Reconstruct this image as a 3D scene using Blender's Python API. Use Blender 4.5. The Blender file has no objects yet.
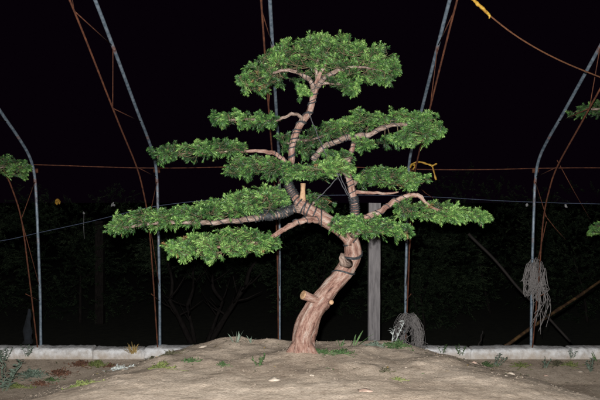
import bpy, math, random
import numpy as np
from mathutils import Vector, noise, Matrix
random.seed(7); RNG = np.random.default_rng(11)
C = bpy.context.scene.collection
SC = bpy.context.scene
F = 707.0                      # focal length in pixels of the 600 px wide photograph
CAMZ = 1.5

# ---------------------------------------------------------------- camera, night sky, flash
cam = bpy.data.cameras.new('camera'); co = bpy.data.objects.new('camera', cam); C.objects.link(co)
co.location = (0, 0, CAMZ); co.rotation_euler = (math.radians(90), 0, 0)
cam.sensor_width = 36; cam.lens = F/600*36; cam.clip_end = 1000; cam.clip_start = .05
SC.camera = co

w = bpy.data.worlds.new('World'); SC.world = w; w.use_nodes = True
nt = w.node_tree; nt.nodes.clear()
sky = nt.nodes.new('ShaderNodeTexSky'); sky.sky_type = 'NISHITA'; sky.sun_disc = False
sky.sun_elevation = math.radians(-6); sky.sun_rotation = math.radians(200)
b1 = nt.nodes.new('ShaderNodeBackground'); b1.inputs[1].default_value = .05
b2 = nt.nodes.new('ShaderNodeBackground'); b2.inputs[0].default_value = (.0018, .0006, .0021, 1); b2.inputs[1].default_value = 1
ad = nt.nodes.new('ShaderNodeAddShader'); ou = nt.nodes.new('ShaderNodeOutputWorld')
nt.links.new(sky.outputs[0], b1.inputs[0]); nt.links.new(b1.outputs[0], ad.inputs[0]); nt.links.new(b2.outputs[0], ad.inputs[1]); nt.links.new(ad.outputs[0], ou.inputs[0])

# the photographer's flash: the one lamp that lit this night picture
fl = bpy.data.lights.new('flash', 'SPOT'); fo = bpy.data.objects.new('flash', fl); C.objects.link(fo)
fo.location = (-.03, .04, CAMZ+.11); fo.rotation_euler = (math.radians(90.5), 0, 0)
fl.energy = 2650; fl.spot_size = math.radians(112); fl.spot_blend = .7; fl.shadow_soft_size = .018
fl.color = (1.0, .985, .97)

SC.view_settings.view_transform = 'Standard'; SC.view_settings.look = 'None'
SC.view_settings.exposure = 0; SC.view_settings.gamma = 1; SC.view_settings.use_curve_mapping = False
SC.render.engine = 'CYCLES'

# ---------------------------------------------------------------- helpers
def P(px, py, Y):
    return Vector(((px-300)*Y/F, Y, CAMZ-(py-200)*Y/F))

class MB:
    def __init__(s): s.v = []; s.f = []; s.m = []; s.b = []
    def add(s, vs, fs, mi=0, bark=None):
        o = len(s.v); s.v += [tuple(v) for v in vs]; s.f += [tuple(i+o for i in f) for f in fs]; s.m += [mi]*len(fs)
        s.b += bark if bark else [tuple(v) for v in vs]
    def tube(s, pts, rad, seg=8, mi=0, cap=True, rough=0, k=3, bs=0, sy=1.0):
        pts = [Vector(p) for p in pts]; n = len(pts)
        if not hasattr(rad, '__len__'): rad = [rad]*n
        t0 = (pts[1]-pts[0]).normalized()
        u = t0.orthogonal().normalized(); L = 0; vs = []; bk = []
        ph = random.random()*50
        for i, p in enumerate(pts):
            t = (pts[min(i+1, n-1)]-pts[max(i-1, 0)]).normalized()
            u = (u-t*u.dot(t)).normalized(); v = t.cross(u)
            if i: L += (p-pts[i-1]).length
            for j in range(seg):
                a = 2*math.pi*j/seg; c, q = math.cos(a), math.sin(a); r = rad[i]
                if rough:
                    r *= 1 + rough*noise.noise((c*k+ph, q*k, L*bs)) + rough*.45*noise.noise((c*k*2.6, q*k*2.6+ph, L*bs*3)) + rough*.5*noise.noise((c*.9, q*.9, L*14+ph))
                vs.append(p+(u*c+v*q)*r); bk.append((c*rad[i]+ph, q*rad[i], L))
        fs = [(i*seg+j, i*seg+(j+1) % seg, (i+1)*seg+(j+1) % seg, (i+1)*seg+j) for i in range(n-1) for j in range(seg)]
        if cap:
            fs.append(tuple(range(seg))[::-1]); fs.append(tuple(range((n-1)*seg, n*seg)))
        s.add(vs, fs, mi, bk)
    def box(s, lo, hi, mi=0):
        x0, y0, z0 = lo; x1, y1, z1 = hi
        s.add([(x0,y0,z0),(x1,y0,z0),(x1,y1,z0),(x0,y1,z0),(x0,y0,z1),(x1,y0,z1),(x1,y1,z1),(x0,y1,z1)],
              [(3,2,1,0),(4,5,6,7),(0,1,5,4),(1,2,6,5),(2,3,7,6),(3,0,4,7)], mi)
    def leaf(s, base, d, length, width, nrm=None, mi=0, bend=.25, tw=0):
        """a thin pointed blade that arches over"""
        d = Vector(d).normalized(); sd = d.cross(Vector((random.uniform(-.4,.4), random.uniform(-.4,.4), 1))).normalized()
        if sd.length < .1: sd = Vector((1,0,0))
        up = sd.cross(d); p = Vector(base); vs = []; n = 4
        for i in range(n+1):
            t = i/n; ww = width*.5*(math.sin(math.pi*min(1, .18+t*.82))**.7 if t < 1 else 0)
            q = p + d*length*t - Vector((0,0,1))*bend*length*t*t
            vs += [q-sd*ww+up*ww*.35, q, q+sd*ww+up*ww*.35]
        fs = []
        for i in range(n):
            a = i*3; fs += [(a, a+1, a+4, a+3), (a+1, a+2, a+5, a+4)]
        s.add(vs, fs, mi)
    def build(s, name, mats, parent=None, smooth=True, loc=None):
        me = bpy.data.meshes.new(name)
        org = Vector(loc) if loc is not None else Vector((0,0,0))
        me.from_pydata([tuple(Vector(v)-org) for v in s.v], [], s.f)
        if not isinstance(mats, (list, tuple)): mats = [mats]
        for m in mats: me.materials.append(m)
        me.polygons.foreach_set('material_index', s.m)
        me.polygons.foreach_set('use_smooth', [smooth]*len(s.f))
        at = me.attributes.new('bark', 'FLOAT_VECTOR', 'POINT'); at.data.foreach_set('vector', np.array(s.b, dtype=np.float32).ravel())
        o = bpy.data.objects.new(name, me); C.objects.link(o); o.location = org
        if parent:
            o.parent = parent; o.location = org - parent_world(parent)
        return o

def parent_world(p):
    l = Vector(p.location)
    while p.parent: p = p.parent; l += Vector(p.location)
    return l

def tag(o, label=None, cat=None, group=None, kind=None):
    if label: o['label'] = label
    if cat: o['category'] = cat
    if group: o['group'] = group
    if kind: o['kind'] = kind
    return o
def empty(name, loc):
    o = bpy.data.objects.new(name, None); C.objects.link(o); o.location = loc; o.empty_display_size = .1; return o

def catmull(pts, sub=6):
    """pts: tuples of any length"""
    a = [np.array(p, float) for p in pts]; a = [2*a[0]-a[1]]+a+[2*a[-1]-a[-2]]; out = []
    for i in range(1, len(a)-2):
        for k in range(sub):
            t = k/sub; p0, p1, p2, p3 = a[i-1:i+3]
            out.append(.5*((2*p1)+(-p0+p2)*t+(2*p0-5*p1+4*p2-p3)*t*t+(-p0+3*p1-3*p2+p3)*t**3))
    out.append(a[-2]); return out

# ---------------------------------------------------------------- materials
def mat(name, rough=.6, metal=0):
    m = bpy.data.materials.new(name); m.use_nodes = True; n = m.node_tree
    p = n.nodes['Principled BSDF']; p.inputs['Roughness'].default_value = rough; p.inputs['Metallic'].default_value = metal; p.inputs['Specular IOR Level'].default_value = .25
    return m, n, p
def N(n, t, **kw):
    x = n.nodes.new(t)
    for k, v in kw.items():
        if k in x.inputs: x.inputs[k].default_value = v
        else: setattr(x, k, v)
    return x
def ramp(n, src, stops):
    r = n.nodes.new('ShaderNodeValToRGB'); e = r.color_ramp.elements
    while len(e) < len(stops): e.new(.5)
    for i, (p, c) in enumerate(stops): e[i].position = p; e[i].color = (*c, 1) if len(c) == 3 else c
    n.links.new(src, r.inputs[0]); return r
def mapping(n, scale, attr=None):
    mp = n.nodes.new('ShaderNodeMapping'); mp.inputs['Scale'].default_value = scale
    if attr: a = n.nodes.new('ShaderNodeAttribute'); a.attribute_name = attr; n.links.new(a.outputs['Vector'], mp.inputs[0])
    else: a = n.nodes.new('ShaderNodeTexCoord'); n.links.new(a.outputs['Object'], mp.inputs[0])
    return mp
def noise_mat(name, stops, scale=(1,1,1), nscale=8, detail=8, rough=.7, metal=0, bump=.3, bdist=.01, attr=None, bscale=None, distort=0):
    m, n, p = mat(name, rough, metal)
    mp = mapping(n, scale, attr)
    nz = N(n, 'ShaderNodeTexNoise', Scale=nscale, Detail=detail, Roughness=.62, Distortion=distort); n.links.new(mp.outputs[0], nz.inputs['Vector'])
    r = ramp(n, nz.outputs[0], stops); n.links.new(r.outputs[0], p.inputs['Base Color'])
    if bump:
        n2 = N(n, 'ShaderNodeTexNoise', Scale=bscale or nscale*2.5, Detail=6, Roughness=.65); n.links.new(mp.outputs[0], n2.inputs['Vector'])
        b = N(n, 'ShaderNodeBump', Strength=bump, Distance=bdist); n.links.new(n2.outputs[0], b.inputs['Height']); n.links.new(b.outputs[0], p.inputs['Normal'])
    return m

def speckle(m, attr, scale, lo):
    n = m.node_tree; p = n.nodes['Principled BSDF']; src = p.inputs['Base Color'].links[0].from_socket
    mp = mapping(n, (1,1,.35), attr); z = N(n, 'ShaderNodeTexNoise', Scale=scale, Detail=4, Roughness=.7); n.links.new(mp.outputs[0], z.inputs['Vector'])
    r = ramp(n, z.outputs[0], [(.36,(lo,lo*.92,lo*.88)),(.5,(1,1,1)),(.7,(1.12,1.12,1.12))])
    x = n.nodes.new('ShaderNodeMix'); x.data_type = 'RGBA'; x.blend_type = 'MULTIPLY'; x.inputs[0].default_value = 1
    n.links.new(src, x.inputs[6]); n.links.new(r.outputs[0], x.inputs[7]); n.links.new(x.outputs[2], p.inputs['Base Color'])
def foliage_mat(name, stops, rough=.5):
    m, n, p = mat(name, rough)
    a = n.nodes.new('ShaderNodeAttribute'); a.attribute_name = 'tint'
    r = ramp(n, a.outputs['Fac'], stops); n.links.new(r.outputs[0], p.inputs['Base Color'])
    p.inputs['Specular IOR Level'].default_value = .35
    return m

M = {}
M['bark'] = noise_mat('yew_bark', [(.32,(.045,.024,.018)),(.41,(.12,.060,.045)),(.48,(.165,.095,.072)),(.56,(.21,.140,.112)),(.66,(.245,.195,.165)),(.76,(.16,.14,.125))],
                      (1,1,.25), 42, 11, .75, bump=1, bdist=.009, attr='bark', bscale=70)
M['bark_old'] = noise_mat('yew_bark_branch', [(.3,(.045,.028,.021)),(.5,(.135,.095,.075)),(.68,(.26,.21,.18))],
                      (1,1,.3), 80, 6, .8, bump=.8, bdist=.006, attr='bark', bscale=120)
speckle(M['bark'], 'bark', 190, .62); speckle(M['bark_old'], 'bark', 220, .4)
M['twig'] = noise_mat('twig_bark', [(.3,(.035,.03,.016)),(.7,(.11,.085,.045))], (1,1,1), 60, 3, .8, bump=0)
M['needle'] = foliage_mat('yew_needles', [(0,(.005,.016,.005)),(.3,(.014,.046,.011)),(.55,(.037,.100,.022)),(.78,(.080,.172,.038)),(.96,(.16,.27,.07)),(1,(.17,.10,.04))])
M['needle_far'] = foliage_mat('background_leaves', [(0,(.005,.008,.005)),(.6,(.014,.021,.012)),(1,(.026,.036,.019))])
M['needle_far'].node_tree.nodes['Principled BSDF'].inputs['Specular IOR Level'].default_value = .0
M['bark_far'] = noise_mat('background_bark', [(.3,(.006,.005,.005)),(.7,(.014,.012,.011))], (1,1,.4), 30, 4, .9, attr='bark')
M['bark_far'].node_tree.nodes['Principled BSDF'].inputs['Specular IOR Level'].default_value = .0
M['cut'] = noise_mat('cut_wood', [(.3,(.15,.085,.045)),(.5,(.24,.15,.085)),(.7,(.31,.20,.12))], (1,1,1), 50, 4, .7)
M['wire'] = noise_mat('black_training_wire', [(.3,(.010,.011,.012)),(.7,(.03,.033,.036))], (1,1,1), 60, 3, .5, bump=.3)
M['cord'] = noise_mat('dark_cord', [(.3,(.015,.015,.018)),(.7,(.055,.055,.06))], (1,1,1), 120, 3, .8, bump=.3)
M['concrete'] = noise_mat('kerb_concrete', [(.28,(.19,.175,.16)),(.42,(.35,.342,.335)),(.55,(.47,.47,.47)),(.8,(.60,.605,.61))], (1,1,1), 16, 12, .85, bump=.9, bdist=.01, bscale=38)
M['post'] = noise_mat('weathered_post', [(.3,(.06,.055,.057)),(.5,(.11,.102,.103)),(.75,(.155,.143,.143))], (6,6,.7), 9, 8, .85, bump=.5, bdist=.004, bscale=30)
M['stone'] = noise_mat('pale_stone', [(.3,(.22,.18,.14)),(.7,(.36,.31,.255))], (1,1,1), 30, 6, .85)
M['stone_pink'] = noise_mat('pink_brick', [(.3,(.26,.17,.13)),(.7,(.34,.25,.20))], (1,1,1), 30, 6, .85)
M['twine'] = noise_mat('grey_twine', [(.3,(.07,.063,.06)),(.7,(.16,.15,.145))], (1,1,1), 60, 4, .9, bump=.4)
M['rope'] = noise_mat('brown_rope', [(.3,(.035,.014,.006)),(.7,(.10,.038,.014))], (1,1,1), 90, 4, .8)
M['line'] = noise_mat('blue_grey_line', [(.3,(.012,.017,.03)),(.7,(.035,.045,.075))], (1,1,1), 90, 4, .6)
M['yellow'] = noise_mat('yellow_ribbon', [(.3,(.14,.06,.008)),(.55,(.26,.15,.018)),(.75,(.34,.25,.05))], (1,1,1), 25, 4, .55, bump=.2)
M['bamboo'] = noise_mat('yellow_bamboo', [(.3,(.010,.006,.004)),(.5,(.028,.015,.007)),(.72,(.09,.052,.018))], (1,1,1), 12, 5, .6, bump=.2)
M['stick'] = noise_mat('brown_stick', [(.3,(.003,.0022,.0018)),(.7,(.009,.006,.0045))], (1,1,1), 20, 5, .8)
M['rag'] = noise_mat('dark_blue_rag', [(.3,(.001,.0016,.0025)),(.7,(.004,.006,.009))], (1,1,1), 20, 5, .9, bump=.5)
M['white_knot'] = noise_mat('pale_knot', [(.3,(.10,.10,.10)),(.7,(.2,.2,.2))], (1,1,1), 60, 4, .8)
def steel():
    m, n, p = mat('galvanised_steel', .42, .0)
    mp = mapping(n, (1,1,1))
    n1 = N(n, 'ShaderNodeTexNoise', Scale=3.2, Detail=9, Roughness=.7); n2 = N(n, 'ShaderNodeTexNoise', Scale=28, Detail=5)
    n.links.new(mp.outputs[0], n1.inputs[0]); n.links.new(mp.outputs[0], n2.inputs[0])
    r1 = ramp(n, n1.outputs[0], [(.56,(0,0,0)),(.66,(1,1,1))])
    c1 = ramp(n, n2.outputs[0], [(.35,(.06,.082,.105)),(.65,(.14,.17,.20))]); c2 = ramp(n, n2.outputs[0], [(.35,(.05,.017,.01)),(.65,(.13,.05,.025))])
    mx = n.nodes.new('ShaderNodeMix'); mx.data_type = 'RGBA'
    n.links.new(r1.outputs[0], mx.inputs[0]); n.links.new(c1.outputs[0], mx.inputs[6]); n.links.new(c2.outputs[0], mx.inputs[7]); n.links.new(mx.outputs[2], p.inputs['Base Color'])
    rr = ramp(n, r1.outputs[0], [(0,(.4,.4,.4)),(1,(.85,.85,.85))]); n.links.new(rr.outputs[0], p.inputs['Roughness'])
    mt = N(n, 'ShaderNodeMath', operation='MULTIPLY_ADD'); mt.inputs[1].default_value = -.25; mt.inputs[2].default_value = .25
    n.links.new(r1.outputs[0], mt.inputs[0]); n.links.new(mt.outputs[0], p.inputs['Metallic'])
    b = N(n, 'ShaderNodeBump', Strength=.3, Distance=.003); n.links.new(n2.outputs[0], b.inputs['Height']); n.links.new(b.outputs[0], p.inputs['Normal'])
    return m
M['steel'] = steel()
M['rust'] = noise_mat('rusty_rod', [(.3,(.022,.007,.004)),(.5,(.05,.016,.007)),(.72,(.10,.035,.015))], (1,1,1), 25, 6, .85, bump=.4, bdist=.003)
for k, cols in {'w_green':((.025,.055,.02),(.075,.125,.045)), 'w_grey':((.055,.08,.055),(.15,.19,.15)), 'w_red':((.07,.035,.022),(.15,.075,.048)),
                'w_yellow':((.06,.085,.025),(.19,.21,.07)), 'w_dry':((.14,.09,.03),(.32,.23,.09)), 'w_silver':((.20,.22,.21),(.36,.38,.36)), 'w_dark':((.04,.04,.025),(.11,.10,.06))}.items():
    M[k] = noise_mat('leaf_'+k[2:], [(.3,cols[0]),(.7,cols[1])], (1,1,1), 28, 3, .6, bump=0)

def ground_mat():
    m, n, p = mat('sandy_soil', .95); p.inputs['Specular IOR Level'].default_value = .15
    mp = mapping(n, (1,1,1))
    def nz(s, d=8, r=.6, dist=0):
        x = N(n, 'ShaderNodeTexNoise', Scale=s, Detail=d, Roughness=r, Distortion=dist); n.links.new(mp.outputs[0], x.inputs[0]); return x
    a = nz(1.7, 9, .62, .4); b = nz(11, 8, .7); c = nz(75, 5, .7)
    ca = ramp(n, a.outputs[0], [(.36,(.30,.24,.185)),(.5,(.395,.325,.255)),(.64,(.46,.385,.31))])
    cb = ramp(n, b.outputs[0], [(.3,(.66,.63,.60)),(.47,(.93,.92,.91)),(.7,(1.10,1.09,1.08))])
    cc = ramp(n, c.outputs[0], [(.34,(.62,.58,.55)),(.48,(.97,.97,.97)),(.72,(1.12,1.11,1.1))])
    m1 = n.nodes.new('ShaderNodeMix'); m1.data_type = 'RGBA'; m1.blend_type = 'MULTIPLY'; m1.inputs[0].default_value = 1
    m2 = n.nodes.new('ShaderNodeMix'); m2.data_type = 'RGBA'; m2.blend_type = 'MULTIPLY'; m2.inputs[0].default_value = 1
    n.links.new(ca.outputs[0], m1.inputs[6]); n.links.new(cb.outputs[0], m1.inputs[7]); n.links.new(m1.outputs[2], m2.inputs[6]); n.links.new(cc.outputs[0], m2.inputs[7])
    # a much darker field colour beyond the kerb
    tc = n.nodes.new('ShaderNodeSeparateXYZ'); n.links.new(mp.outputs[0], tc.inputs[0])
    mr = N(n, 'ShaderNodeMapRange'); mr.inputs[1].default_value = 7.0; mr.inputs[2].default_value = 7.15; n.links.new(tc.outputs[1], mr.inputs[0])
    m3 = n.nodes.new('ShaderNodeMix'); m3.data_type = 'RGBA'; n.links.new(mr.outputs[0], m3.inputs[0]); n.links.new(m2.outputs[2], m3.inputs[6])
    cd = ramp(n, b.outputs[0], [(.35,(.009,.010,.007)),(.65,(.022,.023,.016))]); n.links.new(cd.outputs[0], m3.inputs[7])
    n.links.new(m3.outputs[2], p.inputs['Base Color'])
    b1 = N(n, 'ShaderNodeBump', Strength=.8, Distance=.008); n.links.new(c.outputs[0], b1.inputs['Height'])
    b2 = N(n, 'ShaderNodeBump', Strength=.5, Distance=.015); n.links.new(b.outputs[0], b2.inputs['Height']); n.links.new(b1.outputs[0], b2.inputs['Normal'])
    n.links.new(b2.outputs[0], p.inputs['Normal'])
    return m
M['ground'] = ground_mat()

# ---------------------------------------------------------------- ground
def sst(a, b, x):
    t = min(1, max(0, (x-a)/(b-a))); return t*t*(3-2*t)
YT = 4.7                       # distance of the bonsai
DENTS = [(-.47,4.75,.12,.032),(-.27,4.92,.14,.03),(.53,4.6,.15,.026),(.7,4.85,.18,.035),(-1.05,4.45,.14,.022),(.3,4.2,.11,.018),(-.2,4.15,.12,.016),(1.15,4.5,.18,.022),(-.65,4.25,.13,.02),(1.5,4.9,.15,.016),(.05,4.38,.10,.014),(-.62,5.02,.1,.025)]
BUMPS = [(-.56,5.15,.10,.028),(-.43,5.2,.06,.02),(-.22,5.2,.09,.016),(.33,5.15,.10,.012),(.72,5.1,.13,.018),(-.3,5.02,.05,.014),(.5,4.9,.05,.012),(-.9,4.7,.09,.018),(-.68,4.62,.04,.012),(.95,4.6,.08,.014),(1.2,4.9,.1,.016),(-.15,4.45,.05,.008),(.42,4.35,.06,.008)]
def height(x, y):
    side = np.interp(y, [3, 4.2, 5.3, 6.2, 6.86, 7.12, 7.6, 9], [.14, .06, -.10, -.12, -.045, -.2, -.5, -.6])
    wl = .62 + .40*max(0, 5.35-y); wr = .60 + .50*max(0, 5.35-y)
    s = sst(-wl-1.7-.25*noise.noise((y*2.3,1,1)), -wl+.2, x) * (1-sst(wr-.18, wr+1.75+.25*noise.noise((y*2.3,9,1)), x))
    s *= 1-sst(5.15, 6.0, y)
    top = .465+.012*noise.noise((x*1.7, y*1.7, 3))
    z = side + (top-side)*s
    if y < 7.1 and abs(x) < 6:
        k = (.45+.55*s)*(1-.8*sst(6.2, 6.9, y))
        z += (.006*noise.noise((x*2.4, y*2.4, 0)) + .0055*noise.fractal(Vector((x*6, y*6, 5)), .75, 2.1, 6) + .010*max(0, noise.noise((x*13, y*13, 9))-.25) + .008*max(0, noise.noise((x*31, y*31, 4))-.3))*k
        for dx, dy, r, h in DENTS:
            d2 = ((x-dx)**2+((y-dy)*.8)**2)/(r*r)
            if d2 < 6: z -= .6*h*math.exp(-d2)*(1-.6*math.exp(-d2*3)) - h*.27*math.exp(-(math.sqrt(d2)-1.7)**2*4)
        for bx, by, br, bh in BUMPS:
            z += bh*math.exp(-((x-bx)**2+(y-by)**2)/(br*br))
        z += .035*math.exp(-((x-.02)**2+(y-YT)**2)/.04)      # soil heaped round the trunk
    elif y > 7.1: z += .05*noise.noise((x*.8, y*.8, 1))
    return z
xs = np.concatenate([[-250,-120,-60,-30,-16,-9,-6.2], np.arange(-5, -3.01, .06), np.arange(-3, 3.001, .017), np.arange(3.06, 5.01, .06), [6.2,9,16,30,60,120,250]])
ys = np.concatenate([[-250,-80,-30,-10,-3,0,1.2,2.2,2.8], np.arange(3.2, 6.95, .017), np.arange(6.97, 8.2, .06), [8.6,9.2,10,11,12,14,17,22,30,60,120,250,500]])
nx, ny = len(xs), len(ys)
V = np.zeros((ny, nx, 3)); V[:,:,0] = xs[None,:]; V[:,:,1] = ys[:,None]
for j, y in enumerate(ys):
    for i, x in enumerate(xs): V[j,i,2] = height(float(x), float(y))
me = bpy.data.meshes.new('ground')
idx = np.arange(nx*ny).reshape(ny, nx)
faces = np.stack([idx[:-1,:-1], idx[:-1,1:], idx[1:,1:], idx[1:,:-1]], -1).reshape(-1, 4)
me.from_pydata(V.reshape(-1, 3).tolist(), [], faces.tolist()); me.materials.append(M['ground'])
me.polygons.foreach_set('use_smooth', [True]*len(me.polygons))
g = bpy.data.objects.new('ground', me); C.objects.link(g); tag(g, kind='structure')

def on_ground(px, py):
    """where the sight line of a pixel meets the soil"""
    y = 3.3
    while y < 8:
        p = P(px, py, y)
        if p.z <= height(p.x, y): return Vector((p.x, y, height(p.x, y)))
        y += .01
    return P(px, py, 6.85)

# ---------------------------------------------------------------- concrete kerb wall
def kerb():
    mb = MB(); X = np.arange(-5.2, 5.2, .012); JT = [(q-300)*6.9/F for q in (-30, 92, 143, 245, 352, 472, 571, 640)]
    feet = [(q-300)*7/F for q in (41, 160, 279, 405, 531)]
    prof = [(6.885,-.3),(6.880,-.12),(6.880,-.04),(6.882,.022),(6.89,.038),(6.93,.044),(7.0,.046),(7.06,.044),(7.11,.03),(7.125,-.02),(7.13,-.6)]
    vs = []
    for i, x in enumerate(X):
        jd = min(abs(x-j) for j in JT); notch = .025*math.exp(-(jd/.009)**2)
        blk = sum(x > j for j in JT); off = [0,.008,-.006,.01,-.004,.006,.0,.007,-.005][blk]
        for k, (y, z) in enumerate(prof):
            n1 = noise.noise((x*5, y*9, z*9)); n2 = noise.noise((x*24, y*24, z*24)); n3 = noise.noise((x*2.2, 8, 0))
            zz = z; yy = y
            if k >= 3 and k <= 8:
                zz += .007*n1 + .005*n2 + .005*n3 + .004*abs(noise.noise((x*60, y*60, 3))) - notch*.8 + off*.6
                zz += sum(.014*math.exp(-((x-f)/.07)**2-((y-7)/.09)**2) for f in feet)
            if k <= 5: yy += .006*n1 + .005*n2 + (notch*.7 if k else 0) + off*.6
            vs.append((x, yy, zz))
    n = len(prof)
    fs = [(i*n+k, (i+1)*n+k, (i+1)*n+k+1, i*n+k+1) for i in range(len(X)-1) for k in range(n-1)]
    fs += [tuple(range(n))[::-1], tuple(range((len(X)-1)*n, len(X)*n))]
    mb.add(vs, fs); o = mb.build('low_wall', M['concrete'])
    tag(o, 'low pale concrete kerb wall with rough top that the steel hoops stand on', 'wall')
def kerb_dirt():
    m = M['concrete']; n = m.node_tree; p = n.nodes['Principled BSDF']; src = p.inputs['Base Color'].links[0].from_socket
    g = n.nodes.new('ShaderNodeNewGeometry'); sp = n.nodes.new('ShaderNodeSeparateXYZ'); n.links.new(g.outputs['Position'], sp.inputs[0])
    nz = N(n, 'ShaderNodeTexNoise', Scale=7, Detail=9, Roughness=.7); n.links.new(g.outputs['Position'], nz.inputs['Vector'])
    ma = N(n, 'ShaderNodeMath', operation='MULTIPLY_ADD'); n.links.new(nz.outputs[0], ma.inputs[0]); ma.inputs[1].default_value = .26; n.links.new(sp.outputs[2], ma.inputs[2])
    r = ramp(n, ma.outputs[0], [(.06,(1,1,1)),(.17,(0,0,0))])
    mx = n.nodes.new('ShaderNodeMix'); mx.data_type = 'RGBA'; n.links.new(r.outputs[0], mx.inputs[0]); n.links.new(src, mx.inputs[6]); mx.inputs[7].default_value = (.30,.25,.20,1); n.links.new(mx.outputs[2], p.inputs['Base Color'])
kerb_dirt()
kerb()

# ---------------------------------------------------------------- steel hoops with rusty trusses
SK = 6/F
def hp(y, z, dx=0): return Vector((SK*(y-7)+dx, y-7, z))
TUBE = [(7.0,-.06),(6.985,.5),(6.95,.95),(6.91,1.35),(6.86,1.70),(6.74,1.90),(6.47,2.07),(6.07,2.27),(5.33,2.66),(4.79,2.93),(4.0,3.28),(3.0,3.62),(1.8,3.88),(.6,3.98),
        (-.6,3.98),(-1.8,3.88),(-3,3.62),(-4,3.28),(-5.33,2.66),(-6.07,2.27),(-6.47,2.07),(-6.74,1.9),(-6.86,1.7),(-6.95,.95),(-7,-.06)]
CH = [(6.94,.02),(6.86,.3),(6.72,.8),(6.58,1.30),(6.40,1.58),(6.16,1.80),(5.6,2.12),(4.56,2.72),(4.0,2.98),(3,3.3),(1.8,3.56),(.6,3.66),(-.6,3.66),(-1.8,3.56),(-3,3.3),(-4,2.98),(-5.6,2.12),(-6.16,1.8),(-6.54,1.3),(-6.68,-.1)]
def chp(y, z):      # the truss rod leans a little to the left of its tube towards the top
    return hp(y, z, -.008-.027*sst(.6, 2.3, z)*(1 if y > 0 else -.5))
def make_hoop():
    root = empty('steel_hoop', (0, 7, 0))
    def mk(name, pts, r, m, seg=10):
        mb = MB(); mb.tube([Vector((0,7,0))+p for p in pts], r, seg); return mb.build(name, m, root, loc=(0,7,0))
    cu = catmull(TUBE, 6); mk('outer_tube', [hp(*p) for p in cu], .0140, M['steel'], 12)
    cc = catmull(CH, 6); mk('inner_rod', [chp(p[0], p[1]) for p in cc], .0072, M['rust'], 8)
    # zig-zag bracing between tube and rod
    def atp(curve, y, neg=False):
        return min(curve, key=lambda q: abs(q[0]-y))
    lower = [((6.985,.5),(6.62,.62)),((6.54,1.30),(6.985,.62)),((6.54,1.34),(6.86,1.68)),((6.86,1.72),(6.17,1.79))]
    web = list(lower)
    ty = [6.23, 5.3, 4.2, 3.0, 1.8, .6, -.6, -1.8, -3, -4.2, -5.3, -6.2]; cy = [5.46, 4.62, 3.6, 2.4, 1.2, 0, -1.2, -2.4, -3.6, -4.7, -5.6]
    for i, y in enumerate(cy):
        a = atp(cu, ty[i]); b = atp(cc, y); c = atp(cu, ty[i+1]); web += [(a, b), (b, c)]
    for a, b in web:
        inn = lambda q: min(abs(q[0]-u[0])+abs(q[1]-u[1]) for u in cc) < .03
        pa, pb = (chp if inn(a) else hp)(*a), (chp if inn(b) else hp)(*b); mk('brace_rod', [pa, (pa+pb)/2, pb], .0038, M['rust'], 6)
    mb = MB(); mb.tube([Vector((0,7,0))+hp(6.862,1.785,-.03), Vector((0,7,0))+hp(6.862,1.785,.03)], .021, 10); mb.tube([Vector((0,7,0))+hp(6.85,1.76), Vector((0,7,0))+hp(6.85,1.80)], .0205, 10)
    mb.build('clamp', M['rust'], root, loc=(0,7,0))
    return root
HOOPLAB = ['galvanised hoop tube with rusty rod truss at the far left, second grey post from left edge',
           'galvanised hoop with rusty truss standing behind the left pads of the bonsai',
           'galvanised hoop with rusty rod standing left of the bonsai trunk, hidden behind its crown',
           'galvanised hoop right of the grey timber post, twine heap at its foot',
           'galvanised hoop on the right with a grey twine tangle hanging on it']
HOOPLAB[0] = 'galvanised hoop with rusty truss nearest the left edge, bending out of the picture'
proto = make_hoop()
HOOPS = []
for i, fx in enumerate((41, 160, 279.5, 405, 531)):
    if i == 0: r = proto; kids = list(proto.children)
    else:
        r = proto.copy(); C.objects.link(r)
        for ch in kids:
            c = ch.copy(); C.objects.link(c); c.parent = r
    r.location = ((fx-300)*7/F, 7, 0); r.rotation_euler = (0, (-.004, .0, .002, .006, -.001)[i], (.004, -.006, .003, -.002, -.004)[i])
    tag(r, HOOPLAB[i], 'hoop', 'steel tunnel hoops along the kerb'); HOOPS.append(r)

# rusty runner bar along the hoops, sagging a little
mb = MB(); mb.tube([(x, 6.83+.004*math.sin(x*3), 1.815+.014*math.cos(x*2.2)-.006*x) for x in np.linspace(-5, 5, 60)], .0048, 8)
tag(mb.build('cross_rod', M['rust']), 'long thin rusty rod running level across all the hoops', 'rod')
mb = MB()
pts = catmull([(-40,243),(0,241),(42,232),(88,222),(125,213),(157,206),(220,199),(280,197),(350,195),(434,197),(497,200.6),(560,203),(600,204),(660,207)], 4)
mb.tube([P(p[0], p[1], 6.98) for p in pts], .0036, 6)
tag(mb.build('line', M['line']), 'thin blue-grey line strung between the hoops below the rusty rod', 'line')
def knot(px, py, Y, s, label, drop=0, m='white_knot', name='knot'):
    mb = MB(); c = P(px, py, Y)
    for k in range(6):
        a = [c+Vector((random.uniform(-s,s), random.uniform(-s,s)*.6, random.uniform(-s,s)*1.2)) for _ in range(5)]
        mb.tube([Vector(q) for q in catmull(a, 4)], s*.28, 5)
    if drop: mb.tube([c, c-Vector((s*.4,0,drop*.5)), c-Vector((-s*.3,0,drop))], .0025, 5)
    tag(mb.build(name, M[m]), label, 'knot')
knot(527, 205, 6.97, .012, 'small pale knot on the blue-grey line, left of the right-hand hoop')
knot(566, 206, 6.97, .012, 'small pale knot on the blue-grey line, right of the right-hand hoop')
knot(113, 204.5, 9, .022, 'pale speck of string just left of the hoop above the long left pad')
knot(84, 213, 9, .013, 'pale string dangling in the dark left of the long left pad', drop=.33)
knot(58, 202, 9, .03, 'small yellow tape knot hanging in the dark by the left hoop', m='yellow', name='tape_knot')

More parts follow.
